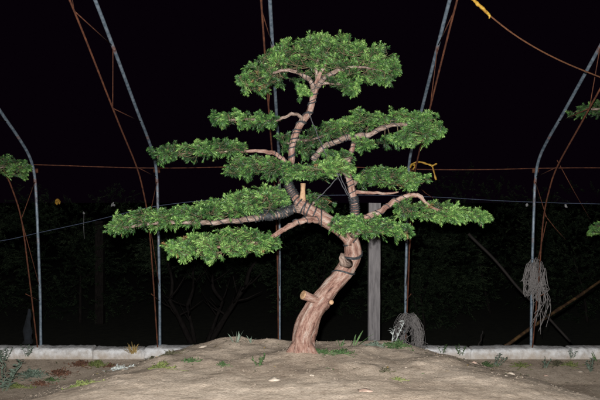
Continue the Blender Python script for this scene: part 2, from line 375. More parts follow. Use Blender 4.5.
# thin wire stays on the right
for a, b, r, lab in [((557,160,7.0),(590,219,7.5),.004,'thin slanting wire right of the right-hand hoop, dropping from the rusty rod'),
                     ((544,214,6.95),(566,240,7.2),.004,'short thin wire slanting down beside the right-hand hoop below the blue line'),
                     ((418,186,6.95),(433,198,6.98),.003,'short thin wire slanting down from the yellow ribbon hoop to the blue line')]:
    mb = MB(); mb.tube([P(*a), (P(*a)+P(*b))/2-Vector((0,0,.01)), P(*b)], r, 6); tag(mb.build('stay_wire', M['rust']), lab, 'wire', 'thin wire stays')

def pole(name, m, a, b, r, label, nodes=0):
    mb = MB(); n = 24; A, B = P(*a), P(*b); pts = []; rr = []
    for i in range(n+1):
        t = i/n; p = A.lerp(B, t)+Vector((.012*noise.noise((t*4, 1, r*90)), 0, .02*noise.noise((t*3, 7, r*90)))); pts.append(p)
        rr.append(r*(1-.25*t)*(1.25 if nodes and i % nodes == 0 else 1))
    mb.tube(pts, rr, 8, rough=.1, bs=3); tag(mb.build(name, M[m]), label, 'pole')
pole('wooden_pole', 'stick', (469,233,7.5), (570,341,7.2), .016, 'thin brown wooden pole leaning down to the right behind the hoops')
pole('bamboo_pole', 'bamboo', (504,347,7.12), (650,246,8.3), .017, 'yellowish bamboo pole leaning up to the right from the kerb', nodes=4)
pole('bamboo_stake', 'stick', (478,347,7.3), (483,331,7.35), .008, 'short stick poking up behind the kerb left of the bamboo pole')

# grey timber post behind the tree
mb = MB(); Y = 6.72; x0, x1 = (368.3-300)*Y/F, (380-300)*Y/F; zt = CAMZ-(203-200)*Y/F
nz_ = 26; vs = []; sec = [(0,0),(.004,-.006),(.5,-.008),(.996,-.006),(1,0),(1.0,.09),(.99,.096),(.01,.096),(0,.09)]
for i in range(nz_+1):
    z = -.3+(zt+.3)*i/nz_
    for u, v in sec:
        tilt = .006*(z-.3); e = .0035*noise.noise((u*3, v*20, z*5))
        vs.append((x0+(x1-x0)*u+tilt+e, Y+v+e, z+(.01*noise.noise((u*4, v*30, 2)) if i == nz_ else 0)))
k = len(sec); fs = [(i*k+j, i*k+(j+1) % k, (i+1)*k+(j+1) % k, (i+1)*k+j) for i in range(nz_) for j in range(k)]+[tuple(range(nz_*k, nz_*k+k))]
mb.add(vs, fs); tag(mb.build('timber_post', M['post'], smooth=False), 'square weathered grey timber post standing behind the bonsai right of its trunk', 'post')
mb = MB(); Y = 12; a = P(99, 221, Y)
mb.box((a.x-.07, Y, -1.2), (a.x+.07, Y+.12, a.z)); tag(mb.build('timber_post', M['bark_far'], smooth=False), 'dim far post in the dark field left of the long left pad', 'post')

# rope and yellow tape, top right
rp = catmull([(440,-26,4.35),(472,-1,4.4),(488,14,4.45),(518,37,4.55),(555,58,4.68),(600,77,4.85),(650,95,5.05),(700,108,5.3)], 6)
mb = MB(); mb.tube([P(*p) for p in rp], .0052, 7, rough=.2, bs=40); tag(mb.build('rope', M['rope']), 'thin brown rope sagging across the top right corner', 'rope')
mb = MB(); a, b = P(470,-3,4.39), P(488.5,14.5,4.44)
n = 16
for k in range(3):
    pts = [a.lerp(b, t/n)+Vector((noise.noise((t*.4,k,1))*.008, -.004-k*.002, noise.noise((t*.4,k,5))*.008)) for t in range(n+1)]
    mb.tube(pts, [.009+.004*noise.noise((t*.5, k*3, 0)) for t in range(n+1)], 7, rough=.3, bs=20)
mb.tube([b+Vector((0,-.004,0)), b+Vector((.008,-.004,-.012)), b+Vector((.002,-.004,-.026))], [.01,.009,.003], 6)
tag(mb.build('tape_wrap', M['yellow']), 'yellow tape wound round the rope at the top edge', 'tape')

# yellow ribbon tied to the fourth hoop
def ribbon(mb, pts, wd):
    pts = [P(*p) for p in catmull(pts, 6)]; vs = []; n = len(pts)
    for i, p in enumerate(pts):
        t = (pts[min(i+1,n-1)]-pts[max(i-1,0)]).normalized(); a = i*.28
        s = t.cross(Vector((math.sin(a)*.5, -1, math.cos(a)*.3))).normalized(); ww = wd*(.6+.5*abs(math.sin(i*.5)))
        nn = t.cross(s)*.0012
        vs += [p-s*ww+nn, p+s*ww+nn, p+s*ww-nn, p-s*ww-nn]
    fs = [(i*4+j, i*4+(j+1) % 4, i*4+4+(j+1) % 4, i*4+4+j) for i in range(n-1) for j in range(4)]+[(3,2,1,0), (n*4-4,n*4-3,n*4-2,n*4-1)]
    mb.add(vs, fs)
mb = MB(); ribbon(mb, [(411,166,6.72),(414,163,6.68),(420,162,6.68),(427,164,6.68),(432,166,6.67),(434,172,6.68),(436,180,6.68)], .0085)
ribbon(mb, [(431,166.5,6.67),(434,165,6.66),(437,163.5,6.66)], .008)
ribbon(mb, [(410,168,6.76),(412,164,6.74),(415,166,6.76),(413,170,6.78)], .009)
tag(mb.build('ribbon', M['yellow']), 'yellow ribbon knotted round the hoop right of the bonsai', 'ribbon')

# twine
def strand(mb, pts, r=.0028): mb.tube([P(*q) for q in catmull(pts, 5)], r, 5, mi=0)
mb = MB()
for k in range(48):
    sx = random.uniform(-1, 1); top = 261+abs(random.gauss(0, 7)); ex = 532+sx*min(15,abs(random.gauss(9, 4))); yb = random.uniform(279, 303); Y = 6.72+random.uniform(-.09, .06); ex += random.choice((0,0,0,random.gauss(0,5)))
    x0 = 536+random.uniform(-5, 5)
    strand(mb, [(x0, top+6, 6.8), ((x0+ex)/2, top-random.uniform(0,4), Y), (ex, top+random.uniform(8,16), Y), (ex+random.uniform(-3,3), (top+yb)/2+6, Y), (ex+random.uniform(-2,6), yb, Y), ((ex+x0)/2+random.uniform(-3,5), yb-random.uniform(2,14), Y+.03), (x0+random.uniform(-5,5), top+random.uniform(10,22), 6.8)], random.uniform(.0014,.0030))
for k in range(20):
    x0 = 538+random.uniform(-4, 8); yb = random.uniform(292, 336)
    strand(mb, [(x0, 268, 6.78), (x0+random.uniform(-4,6), 285, 6.74), (x0+random.uniform(-3,7), (285+yb)/2, 6.74), (x0+random.uniform(-6,6), yb, 6.78)])
tag(mb.build('twine_tangle', M['twine']), 'tangle of grey twine hanging halfway up the right-hand hoop', 'twine')
mb = MB()
for k in range(120):
    s = random.choice((-1, -1, 1, 1, 1)); x0 = 408+random.uniform(-4, 5); top = 313+abs(random.gauss(0, 6)); ex = 409+s*min(14,abs(random.gauss(8, 3))); yb = random.uniform(340, 362); Y = 6.6+random.uniform(-.12, .12)
    j_ = lambda v: random.gauss(0, v)
    strand(mb, [(x0, top+8, 6.7), ((x0*2+ex)/3+j_(.6), top+j_(.6), Y), (ex+j_(.8), top+random.uniform(7,13), Y), (ex+s*random.uniform(0,3)+j_(1), (top+yb)/2+j_(3), Y+j_(.03)), (ex+s*1+j_(1), yb-6, Y+j_(.03)), (ex+j_(5), yb, Y)], random.uniform(.0012,.0026))
tag(mb.build('twine_tangle', M['twine']), 'heap of grey twine draped at the foot of the hoop right of the timber post', 'twine')
mb = MB(); vs = []; nr = 14
for i in range(nr):
    t = i/(nr-1); 
    for j in range(10):
        a = 2*math.pi*j/10; r = (.016+.04*t)*(1+.9*noise.noise((math.cos(a)*2.5, math.sin(a)*2.5, t*4)))
        q = P(29-1.5*t, 309+35*t, 6.62); vs.append(q+Vector((math.cos(a)*r*.8, math.sin(a)*r*.5, 0)))
fs = [(i*10+j, i*10+(j+1) % 10, (i+1)*10+(j+1) % 10, (i+1)*10+j) for i in range(nr-1) for j in range(10)]+[tuple(range(10))[::-1], tuple(range((nr-1)*10, nr*10))]
mb.add(vs, fs); tag(mb.build('rag', M['rag']), 'dark blue-grey rag hanging low on the hoop at far left', 'rag')

# ---------------------------------------------------------------- foliage machinery
def inside(poly, x, y):
    c = False; n = len(poly); j = n-1
    for i in range(n):
        xi, yi = poly[i]; xj, yj = poly[j]
        if (yi > y) != (yj > y) and x < (xj-xi)*(y-yi)/(yj-yi)+xi: c = not c
        j = i
    return c
def span(poly, x):
    """vertical extent of the outline at x"""
    ys_ = []
    n = len(poly)
    for i in range(n):
        (xa, ya), (xb, yb) = poly[i], poly[(i+1) % n]
        if (xa > x) != (xb > x): ys_.append(ya+(yb-ya)*(x-xa)/(xb-xa))
    return (min(ys_), max(ys_)) if len(ys_) >= 2 else None

def needles(origins, dirs, lens, tints, nper=42, nl=.0225, nw=.0023):
    """one leafy shoot per origin: needles in a flattened spiral along the axis; returns arrays"""
    S = len(origins); O = np.array(origins); D = np.array(dirs); D /= np.linalg.norm(D, axis=1)[:,None]; L = np.array(lens); T = np.array(tints)
    up = np.tile([0,0,1.], (S,1)) + RNG.normal(0, .35, (S,3)); A = np.cross(D, up); A /= np.linalg.norm(A, axis=1)[:,None]; B = np.cross(A, D)
    k = np.arange(nper); t = (k+.5)/nper
    t = t[None,:]+RNG.uniform(-.012,.012,(S,nper))
    ang = (k*math.pi + (k % 4)*.55)[None,:] + RNG.normal(0, .45, (S,nper))
    ca = np.cos(ang); sa = np.sin(ang)*.62
    rad = A[:,None,:]*ca[...,None] + B[:,None,:]*(sa[...,None]+.12); rad /= np.linalg.norm(rad, axis=2)[...,None]
    droop = np.array([0,0,-1.])
    spine = O[:,None,:] + D[:,None,:]*(t*L[:,None])[...,None] + droop*(.16*(t**2)*L[:,None])[...,None]
    sp = np.radians(56-32*t**2 + RNG.normal(0, 8, (S,nper)))
    nd = D[:,None,:]*np.cos(sp)[...,None]+rad*np.sin(sp)[...,None]
    ll = nl*(.62+.5*np.sin(np.pi*np.clip(t*.85+.12,0,1)))*RNG.uniform(.8,1.15,(S,nper))
    wd = np.cross(nd, D[:,None,:]+RNG.normal(0,.5,(S,nper,3))); wd /= np.linalg.norm(wd,axis=2)[...,None]
    v0 = spine; v2 = spine+nd*ll[...,None] + droop*(.12*ll)[...,None]
    mid = spine+nd*(ll*.5)[...,None]; v1 = mid+wd*nw*.5; v3 = mid-wd*nw*.5
    verts = np.stack([v0,v1,v2,v3], 2).reshape(-1,3)
    tt = np.clip(T[:,None]+.72*(t-.52)+RNG.normal(0,.07,(S,nper)), 0, .955)  # old bases darker than new tips, deepened to paint shade inside the tufts
    dead = (RNG.random((S,nper)) < .003) | (RNG.random((S,1)) < .0025)
    tt[dead] = 1
    return verts, np.repeat(tt.ravel(), 4)

def finish_foliage(name, nv, nt_, twigs, parent, mats):
    n = len(nv); q = n//4
    tv = np.array(twigs.v).reshape(-1,3); verts = np.vstack([nv, tv]) if len(tv) else nv
    me = bpy.data.meshes.new(name)
    nf = q+len(twigs.f); me.vertices.add(len(verts)); org = parent_world(parent) if parent else Vector((0,0,0))
    me.vertices.foreach_set('co', (verts-np.array(org)).astype(np.float32).ravel())
    li = list(range(n)); 
    tf = np.array([f for f in twigs.f], dtype=np.int64).reshape(-1,4)+n if twigs.f else np.zeros((0,4), int)
    loops = np.concatenate([np.arange(n), tf.ravel()]); me.loops.add(len(loops)); me.loops.foreach_set('vertex_index', loops.astype(np.int32))
    me.polygons.add(nf); me.polygons.foreach_set('loop_start', (np.arange(nf)*4).astype(np.int32)); me.polygons.foreach_set('loop_total', np.full(nf, 4, np.int32))
    mi = np.zeros(nf, np.int32); mi[q:] = 1; 
    for m in mats: me.materials.append(m)
    me.polygons.foreach_set('material_index', mi)
    me.update(calc_edges=True); me.validate()
    a = me.attributes.new('tint', 'FLOAT', 'POINT'); tt = np.zeros(len(verts), np.float32); tt[:n] = nt_; a.data.foreach_set('value', tt)
    o = bpy.data.objects.new(name, me); C.objects.link(o)
    if parent: o.parent = parent
    return o

def pad(poly, Y0, dep, spine, parent, dens=.11, bright=0, tufts=5, slen=(.06,.125), mats=None, nper=42):
    """a cloud of shoots filling a flattened solid whose side view is poly; dep = half depth in metres;
       spine = world points of the branch that feeds it"""
    xs_ = [p[0] for p in poly]; xa, xb = min(xs_), max(xs_)
    area = abs(sum(poly[i-1][0]*poly[i][1]-poly[i][0]*poly[i-1][1] for i in range(len(poly))))/2
    n = int(area*dens*.60*(.75+dep*1.4)); cands = []; guard = 0; k_ = Y0/F
    ph = random.random()*100
    # clumps: shoots gather into tufts with gaps between them
    while len(cands) < n and guard < n*60:
        guard += 1
        x = random.uniform(xa, xb); sp_ = span(poly, x)
        if not sp_: continue
        lo, hi = sp_; ins = min(3.0, (hi-lo)*.2); lo += ins; hi -= ins; u = random.uniform(-1, 1); e = (x-(xa+xb)/2)/((xb-xa)/2); d = dep*math.sqrt(max(0, 1-(e*.93)**4))*u
        shrink = math.sqrt(1-(abs(u)*.92)**2.4); midy = (lo+hi)/2+.12*(hi-lo)
        y = midy+(random.uniform(lo, hi)-midy)*shrink
        if noise.noise((x*.105+ph, y*.14, d*9)) < -.06-.12*random.random(): continue
        cands.append(Vector(((x-300)*k_, Y0+d, CAMZ-(y-200)*k_)))
    nodes = np.array([tuple(p) for p in spine]); c0 = np.array([tuple(c) for c in cands])
    d0 = np.min(np.linalg.norm(c0[:,None,:]-nodes[None], axis=2), axis=1); order = np.argsort(d0)
    O = []; Dd = []; L = []; T = []; tw = MB()
    ctr = nodes.mean(0)
    for i in order:
        c = c0[i]; dd = np.linalg.norm((nodes-c)*np.array([1,1,1.25]), axis=1); j = int(np.argmin(dd)); par = nodes[j]
        v = Vector(c-par); out = Vector(c-ctr); out.z *= .6
        # thin twig from its parent node
        if v.length > .012:
            midp = Vector(par)+v*.5+Vector((0,0,-.12*v.length))
            r = .0016+.0028*max(0, .3-d0[i])
            tw.tube([par, midp, c], [r*1.3, r, r*.8], 4, cap=False)
        nodes = np.vstack([nodes, c])
        dr = v.normalized()*.55+out.normalized()*.75+Vector((random.gauss(0,.42), random.gauss(0,.42)-.1, random.gauss(.30,.36)))
        dr.normalize(); ln = random.uniform(*slen)
        for tr in range(6):
            tip = Vector(c)+dr*ln; tx = 300+tip.x/k_; ty = 200-(tip.z-CAMZ)/k_
            if inside(poly, tx, ty): break
            if tr == 5 : ln *= .55
            else: dr = (dr*.6+Vector((random.gauss(0,.5), random.gauss(0,.5), random.gauss(.05,.4)))-out.normalized()*.1).normalized()
        else:
            if random.random() < .55: ln *= 1.0
        patch = noise.noise((c[0]*6+ph, c[1]*6, c[2]*8))
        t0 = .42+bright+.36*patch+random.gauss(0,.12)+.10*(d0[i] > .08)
        # a fan of shoots from one twig end
        nf = random.choice((2,3,3,4,5)); q0 = Vector(c)
        for m_ in range(nf):
            s2 = Vector((random.gauss(0,1), random.gauss(0,1), random.gauss(.15,1))); s2 = (s2-dr*s2.dot(dr)).normalized()
            sp = 0 if m_ == 0 else random.uniform(.45,1.0); dd = (dr+s2*sp).normalized(); l2 = ln*(1 if m_ == 0 else random.uniform(.5,.85))
            st = q0+dr*ln*random.uniform(0,.35)*(m_ > 0)
            tip = st+dd*l2; 
            if not inside(poly, 300+tip.x/k_, 200-(tip.z-CAMZ)/k_) and random.random() < .45: l2 *= .6
            O.append(tuple(st)); Dd.append(tuple(dd)); L.append(l2); T.append(t0+random.gauss(0,.06))
            tw.tube([st, st+dd*l2*.5, st+dd*l2*.85], [.0015,.0012,.0008], 3, cap=False)
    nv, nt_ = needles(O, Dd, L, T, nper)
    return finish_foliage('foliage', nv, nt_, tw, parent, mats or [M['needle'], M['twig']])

def limb(name, pts, Y0, parent, m='bark_old', rough=.16, seg=14, sub=6, k=2.4, bs=14, flare=None):
    """pts: (px, py, radius px, depth offset m)"""
    cu = catmull(pts, sub); W = [P(q[0], q[1], Y0) + Vector((0, q[3], 0)) for q in cu]
    # keep the side view as drawn: shift along depth only slightly alters size
    R = [max(.25, q[2])*Y0/F for q in cu]
    if name == 'branch':
        g_ = random.random()*80
        W = [p+Vector((0, noise.noise((i*.35, g_, 4)), noise.noise((i*.42, g_, 0))))*min(.012, R[i]*.55)*min(1, i/4) for i, p in enumerate(W)]
        R = [r*.76*(1+.22*noise.noise((i*.5, g_, 9))) for i, r in enumerate(R)]
    mb = MB(); mb.tube(W, R, seg, rough=rough, k=k, bs=bs)
    o = mb.build(name, M[m], parent, loc=parent_world(parent)); return o, W, R
def coil(W, R, i0, i1, turns, parent, wr=.0028, m='wire', phase=0, jitter=.0):
    """wire wound round a limb from sample i0 to i1"""
    W = W[i0:i1+1]; R = R[i0:i1+1]; n = len(W); pts = []; steps = int(turns*14)
    for s in range(steps+1):
        t = s/steps*(n-1); i = min(int(t), n-2); f = t-i; p = W[i].lerp(W[i+1], f); r = R[i]*(1-f)+R[i+1]*f
        ax = (W[i+1]-W[i]).normalized(); u = ax.cross(Vector((0,1,0.01))).normalized(); v = ax.cross(u)
        a = 2*math.pi*turns*s/steps+phase+1.3*noise.noise((s*.05, phase, turns)); pts.append(p+(u*math.cos(a)+v*math.sin(a))*(r*1.03+wr*.8)+Vector((random.gauss(0,jitter),)*3))
    mb = MB(); mb.tube(pts, wr, 6); return mb

# ---------------------------------------------------------------- the bonsai
base = P(302, 355, YT); root = empty('bonsai_tree', base)
tag(root, 'large cloud-pruned yew bonsai with curved reddish trunk and wired flat green pads', 'tree')
TR0 = [(300,372,15.5,0),(301,360,13.6,0),(303,350,12.1,0),(304,335,11.9,0),(308.5,320,11.6,0),(316,307,10.6,.02),(327.5,293,9.8,.05),(339.5,280,9.6,.08),(349,267,9.8,.10),(354,254,9.2,.09),(351.5,240,8.8,.06),
      (342,230,8.4,.02),(329,222,7.9,-.02),(315,214,7.6,-.03),(303,206,7.2,-.02),(295,197,6.2,0),(289,186,5.6,.02),(288,174,5.0,.02),(291.5,161,4.8,0),(292,148,4.3,-.02),(295,136,4.9,-.02),(300,125,5.2,0),(309.5,111,4.5,.03),(313,97,4.6,.02),(317,84,4.6,.01),(320,74,3.2,0),(326,64,2.2,0)]
TR = [(a, b, c*(.93 if i < 11 else .86 if i < 15 else .66), d) for i, (a, b, c, d) in enumerate(TR0)]
tw_o, TW, TRr = limb('trunk', TR, YT, root, 'bark', rough=.19, seg=30, sub=8, k=2.8, bs=3.5)
# cut stub left of the trunk, its pale sawn face, small cut knots
def stub(a, b, r0, r1, dY=-.03, dY2=-.1, name='cut_stub', m='bark'):
    mb = MB(); A = P(*a, YT)+Vector((0,dY,0)); B = P(*b, YT)+Vector((0,dY2,0))
    mb.tube([A, A.lerp(B,.35)+Vector((0,0,-.004)), A.lerp(B,.7), B], [r0*1.3,r0*1.05,r1*.92,r1*1.02], 18, rough=.2, bs=8)
    o = mb.build(name, M[m], tw_o, loc=parent_world(tw_o)); 
    mb = MB(); d = (B-A).normalized(); mb.tube([B-d*.004, B+d*.003, B+d*.005], [r1*1.04, r1*1.03, r1*.8], 16, rough=.06, bs=4)
    return o, mb
SF = []
for a in [((327,305),(303,293.5),.032,.029,.03,-.07), ((329,303),(331,301),.018,.015,.03,-.06)]:
    o, mb = stub(a[0], a[1], a[2], a[3], a[4], a[5]); f = mb.build('sawn_face', M['cut'], tw_o, loc=parent_world(tw_o))
o, mb = stub((302.5,204),(303,184),.020,.017,-.02,-.03,m='cut'); mb.build('sawn_face', M['cut'], tw_o, loc=parent_world(tw_o))
mb = MB(); mb.tube([P(349,265,YT)+Vector((0,.02,0)), P(343.5,262,YT)+Vector((0,-.03,0)), P(341.5,257,YT)+Vector((0,-.05,0)), P(342,253,YT)+Vector((0,-.04,0))], [.03,.027,.02,.01], 12, rough=.3, bs=20)
mb.build('knot', M['bark_old'], tw_o, loc=parent_world(tw_o))
# small roots at the base
for dx, dy, ln in [(-.13,-.05,.16),(.12,-.1,.15),(-.05,.12,.14)]:
    mb = MB(); b0 = Vector((P(302,350,YT).x, YT, base.z+.05)); e = b0+Vector((dx, dy, -.075))
    mb.tube([b0+Vector((dx*.15,dy*.15,.03)), b0+Vector((dx*.55,dy*.55,-.02)), e], [.045,.032,.014], 10, rough=.2, bs=8); mb.build('root', M['bark'], tw_o, loc=parent_world(tw_o))

def wire(mb, parent, name='training_wire', m='wire'): return mb.build(name, M[m], parent, loc=parent_world(parent))
S8 = 8   # samples per trunk span
wire(coil(TW, TRr, 7*S8, 10*S8, 2.0, tw_o, .0055, phase=.4), tw_o)
wire(coil(TW, TRr, 7*S8+2, 10*S8, 2.0, tw_o, .005, phase=.9), tw_o)
wire(coil(TW, TRr, 10*S8, 14*S8, 3.2, tw_o, .0045, phase=1.5), tw_o)
wire(coil(TW, TRr, 13*S8, 15*S8, 5, tw_o, .005, phase=.2, jitter=.001), tw_o)
wire(coil(TW, TRr, 15*S8, 17*S8, 11, tw_o, .0062, jitter=.0015), tw_o)
wire(coil(TW, TRr, 17*S8, 24*S8, 10, tw_o, .0048, phase=2, jitter=.0012), tw_o)
wire(coil(TW, TRr, 18*S8, 24*S8, 7, tw_o, .0034, phase=4, jitter=.0012), tw_o)

def branch(pts, Y0=YT, m='bark_old', pads=(), coils=(), label=None, sub=6):
    o, W, R = limb('branch', pts, Y0, root, m, sub=sub)
    for c in coils: wire(coil(W, R, c[0], min(c[1], len(W)-1), c[2], o, c[3] if len(c) > 3 else .003, jitter=.0008), o)
    for pd in pads:
        poly, dy, dep = pd[:3]; kw = pd[3] if len(pd) > 3 else {}
        xa, xb = min(q[0] for q in poly)-6, max(q[0] for q in poly)+6; k_ = Y0/F
        sp_ = [q for q in W if xa < 300+q.x/k_ < xb] or W[-3:]
        extra = []
        # side arms that carry the pad in depth
        YY = Y0+dy; x0, x1 = min(q[0] for q in poly), max(q[0] for q in poly)
        pool = W[len(W)//3:]
        for t in np.linspace(.1, .9, 5):
            x = x0+(x1-x0)*t; lo, hi = span(poly, x)
            for s in (-1, 1):
                if dep < .1: continue
                e = Vector(((x-300)*YY/F, YY+s*dep*.55, CAMZ-((lo*.35+hi*.65)-200)*YY/F)); st = min(pool, key=lambda q: (q-e).length)
                if (st-e).length < .13: continue
                mb = MB(); md = st.lerp(e, .5)+Vector((0,0,-.02)); cu = [Vector(q) for q in catmull([tuple(st), tuple(md), tuple(e)], 5)]
                mb.tube(cu, [max(.0018, .0045*(1-i/len(cu))) for i in range(len(cu))], 6, rough=.2, bs=20); mb.build('side_branch', M['twig'], o, loc=parent_world(o)); extra += cu[2:]
        pad(poly, YY, dep, sp_+extra, o, **kw)
    if label: o['label'] = label
    return o, W, R

# A long lower-left pad
polyA = [(112,225),(120,218),(130,212),(150,206),(166,209),(182,204),(205,203),(213,197),(222,199),(236,189),(252,188),(268,185),(284,187),(291,196),(290,208),(272,213),(240,218),(215,222),(196,229),(176,227),(150,231),(128,232),(116,233)]
branch([(303,208,5.4,-.02),(290,211,5.2,-.05),(276,214,4.6,-.08),(262,217,4.0,-.10),(245,219,3.6,-.12),(222,221,3.2,-.13),(196,222,2.8,-.14),(168,222,2.4,-.14),(142,225,2.0,-.13),(120,229,1.4,-.12)],
       pads=[(polyA, -.05, .30, dict(dens=.125, bright=.02))], coils=[(4,20,15,.0055),(4,19,12,.005),(20,36,7,.0035)])
# frayed black cord ends on that branch
mb = MB()
for k in range(46):
    x = random.uniform(262,292); y = 216-(x-262)*.15; a = P(x, y, YT)+Vector((0,-.10,.03)); d = Vector((random.gauss(-.2,.5), random.gauss(-.5,.3), random.gauss(.25,.5))).normalized()
    mb.tube([a-d*.02, a+d*.012, a+d*.03+Vector((0,0,-.004))], [.0018,.0016,.001], 4)
wire(mb, root, 'frayed_cord')
# B lower pad in front
polyB = [(169,246),(175,239),(188,238),(196,231),(212,232),(224,229),(230,222),(240,227),(256,230),(270,233),(277,239),(275,247),(258,254),(240,258),(224,262),(204,258),(186,259),(172,252)]
branch([(322,220,5.0,-.04),(310,219,4.2,-.09),(299,221,3.8,-.12),(288,226,3.5,-.15),(280,231,3.2,-.16),(270,237,2.6,-.13),(250,243,2.0,-.10),(225,246,1.6,-.08),(200,248,1.2,-.08),(182,248,.8,-.08)], m='bark',
       pads=[(polyB, -.2, .26, dict(dens=.125, bright=.12))], coils=[(2,16,3,.003)])
# C left upper pad
polyC = [(156,153),(160,148),(176,145),(186,143),(200,142),(214,141),(226,138),(240,141),(247,147),(243,153),(226,156),(206,159),(184,160),(166,162),(157,160)]
branch([(288,166,3.2,.0),(283,159,2.9,-.02),(275,154,2.6,-.03),(264,151.5,2.4,-.04),(250,151,2.0,-.03),(228,151,1.5,.02),(200,152,1.2,.04),(172,154,.8,.05)], m='bark',
       pads=[(polyC, -.03, .22, dict(dens=.135, bright=-.02))], coils=[(1,14,5,.0025)])
# D pad under C
polyD = [(229,166),(233,158),(243,154),(256,156),(267,154),(279,158),(284,168),(280,176),(266,182),(255,176),(243,178),(231,178)]
branch([(288,178,3.4,.02),(281,168,2.4,-.03),(272,165,2.1,-.06),(258,165,1.8,-.08),(240,168,1.2,-.1)], pads=[(polyD, -.08, .18, dict(dens=.125, bright=.03))])
# E
polyE = [(212,121),(218,113),(228,112),(236,108),(246,112),(262,112),(275,113),(279,121),(274,126),(258,128),(244,129),(232,126),(216,127)]
branch([(300,124,2.8,.0),(301,117,2.4,-.01),(293,114.5,2.2,-.03),(284,118,2.0,-.04),(274,121,1.8,-.05),(250,120,1.4,-.06),(228,121,1.0,-.06)],
       pads=[(polyE, -.05, .17, dict(dens=.13, bright=.0, slen=(.04,.075)))])
polyE2 = [(279,136),(285,131),(296,132),(304,138),(302,150),(292,155),(281,150)]
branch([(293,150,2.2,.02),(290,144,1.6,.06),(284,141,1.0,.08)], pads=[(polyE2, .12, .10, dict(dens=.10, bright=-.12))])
# F crown
polyF = [(240,82),(245,71),(258,66),(262,57),(272,52),(280,43),(292,41),(302,35),(314,35),(324,30),(336,36),(346,36),(356,42),(368,42),(374,49),(384,45),(384,54),(397,59),(400,70),(393,82),(381,84),(368,80),(358,86),(346,80),(338,86),(322,80),(308,83),(298,78),(282,85),(268,87),(256,95),(244,95)]
branch([(314,90,3.6,.01),(309,81,3.2,-.03),(298,74,2.6,-.08),(284,73,2.2,-.1),(268,76,1.5,-.04),(252,81,1.0,.0)], pads=[([q for q in polyF if q[0] < 330]+[(322,55)], -.04, .22, dict(dens=.10, bright=.03))], coils=[(1,12,5,.0025)])
branch([(316,88,3.8,.01),(324,80,3.2,-.06),(335,75,2.6,-.12),(350,71,1.8,-.13),(366,70,1.4,-.08),(384,72,.9,-.02)],
       pads=[([(312,40),(324,31),(336,36),(346,36),(356,42),(368,42),(374,49),(384,45),(384,54),(397,59),(400,70),(393,82),(381,84),(368,80),(358,86),(346,80),(338,86),(322,78),(312,66)], -.04, .22, dict(dens=.10, bright=.05))], coils=[(1,12,5,.0025)])
branch([(318,80,2.8,.01),(316,66,2.2,.0),(322,54,1.8,-.02),(334,44,1.2,-.05)], pads=[([(262,62),(280,46),(302,38),(324,32),(346,38),(370,46),(378,60),(366,70),(330,68),(300,62),(270,68)], -.02, .22, dict(dens=.045, bright=.07))])
# small sprays under the crown
branch([(314,92,1.8,.01),(304,90,1.3,-.04),(302,95,.8,-.07)], pads=[([(297,84),(307,84),(309,93),(304,101),(298,100)], -.06, .06, dict(dens=.2, bright=.06, slen=(.035,.06)))])
branch([(318,84,2.4,.0),(335,85,1.8,-.07),(350,88,1.2,-.1)], pads=[([(328,80),(345,80),(361,82),(360,92),(350,95),(338,91),(329,88)], -.1, .12, dict(dens=.13, bright=.05))])
# G right upper pad with its arm
oG, WG, RG = branch([(313,160,4.2,.02),(319,152,4.0,.0),(330,144,4.0,-.03),(342,139.5,4.0,-.04),(352,138,3.9,-.05),(366,136,3.3,-.07),(379,130,3.0,-.09),(393,126,2.4,-.09),(408,126,1.8,-.08),(424,128,1.1,-.04)],
   pads=[([(318,133),(326,124),(338,121),(344,115),(360,108),(368,113),(386,114),(398,112),(414,114),(420,119),(410,124),(396,123),(380,127),(366,133),(352,134),(334,136),(320,140)], .06, .24, dict(dens=.12, bright=-.03)),
         ([(408,122),(418,115),(430,112),(439,118),(443,127),(440,137),(430,141),(426,148),(418,146),(406,145),(396,144),(392,136),(402,132)], -.12, .17, dict(dens=.14, bright=.13)),
         ([(352,136),(366,140),(380,137),(392,134),(400,142),(396,146),(384,143),(372,150),(360,152),(352,146)], -.02, .15, dict(dens=.11, bright=-.05))],
   coils=[(0,24,9,.0032),(24,50,6,.0028)])
# L dim foliage behind the fork
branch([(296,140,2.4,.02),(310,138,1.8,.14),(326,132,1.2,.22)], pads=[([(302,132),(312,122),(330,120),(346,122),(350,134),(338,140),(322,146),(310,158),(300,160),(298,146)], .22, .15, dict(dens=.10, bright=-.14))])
# upright second stem
oV, WV, RV = branch([(349,244,6.5,.04),(353,228,5.8,.0),(354.5,212,5.2,-.03),(353,198,4.8,-.04),(350,184,4.8,-.04),(347,172,4.2,-.03),(348,160,3.5,-.03),(352,149,3.4,-.04),(354,141,3.4,-.05)], m='bark', coils=[(9,19,13,.0055),(20,30,4,.0035),(34,48,5,.0028)])
# K centre pad in front of the trunk
branch([(350,178,2.8,-.04),(340,172,2.2,-.12),(322,170,1.8,-.16),(302,171,1.4,-.17),(288,172,1.0,-.17)],
   pads=[([(282,170),(288,164),(298,161),(310,162),(322,158),(334,160),(344,158),(352,164),(351,172),(340,177),(326,178),(312,181),(296,179),(284,178)], -.17, .13, dict(dens=.14, bright=.0))])
branch([(352,158,2.0,-.04),(345,160,1.4,-.12),(336,163,.9,-.14)], pads=[([(322,150),(334,146),(346,150),(352,158),(346,166),(332,164),(324,160)], -.05, .12, dict(dens=.10, bright=-.04))])
# M small dim spray in the middle
branch([(308,208,2.4,.0),(314,203,1.6,.05),(320,196,1.0,.08)], pads=[([(306,200),(312,191),(322,190),(331,196),(333,208),(326,214),(314,208)], .1, .09, dict(dens=.11, bright=-.10))])
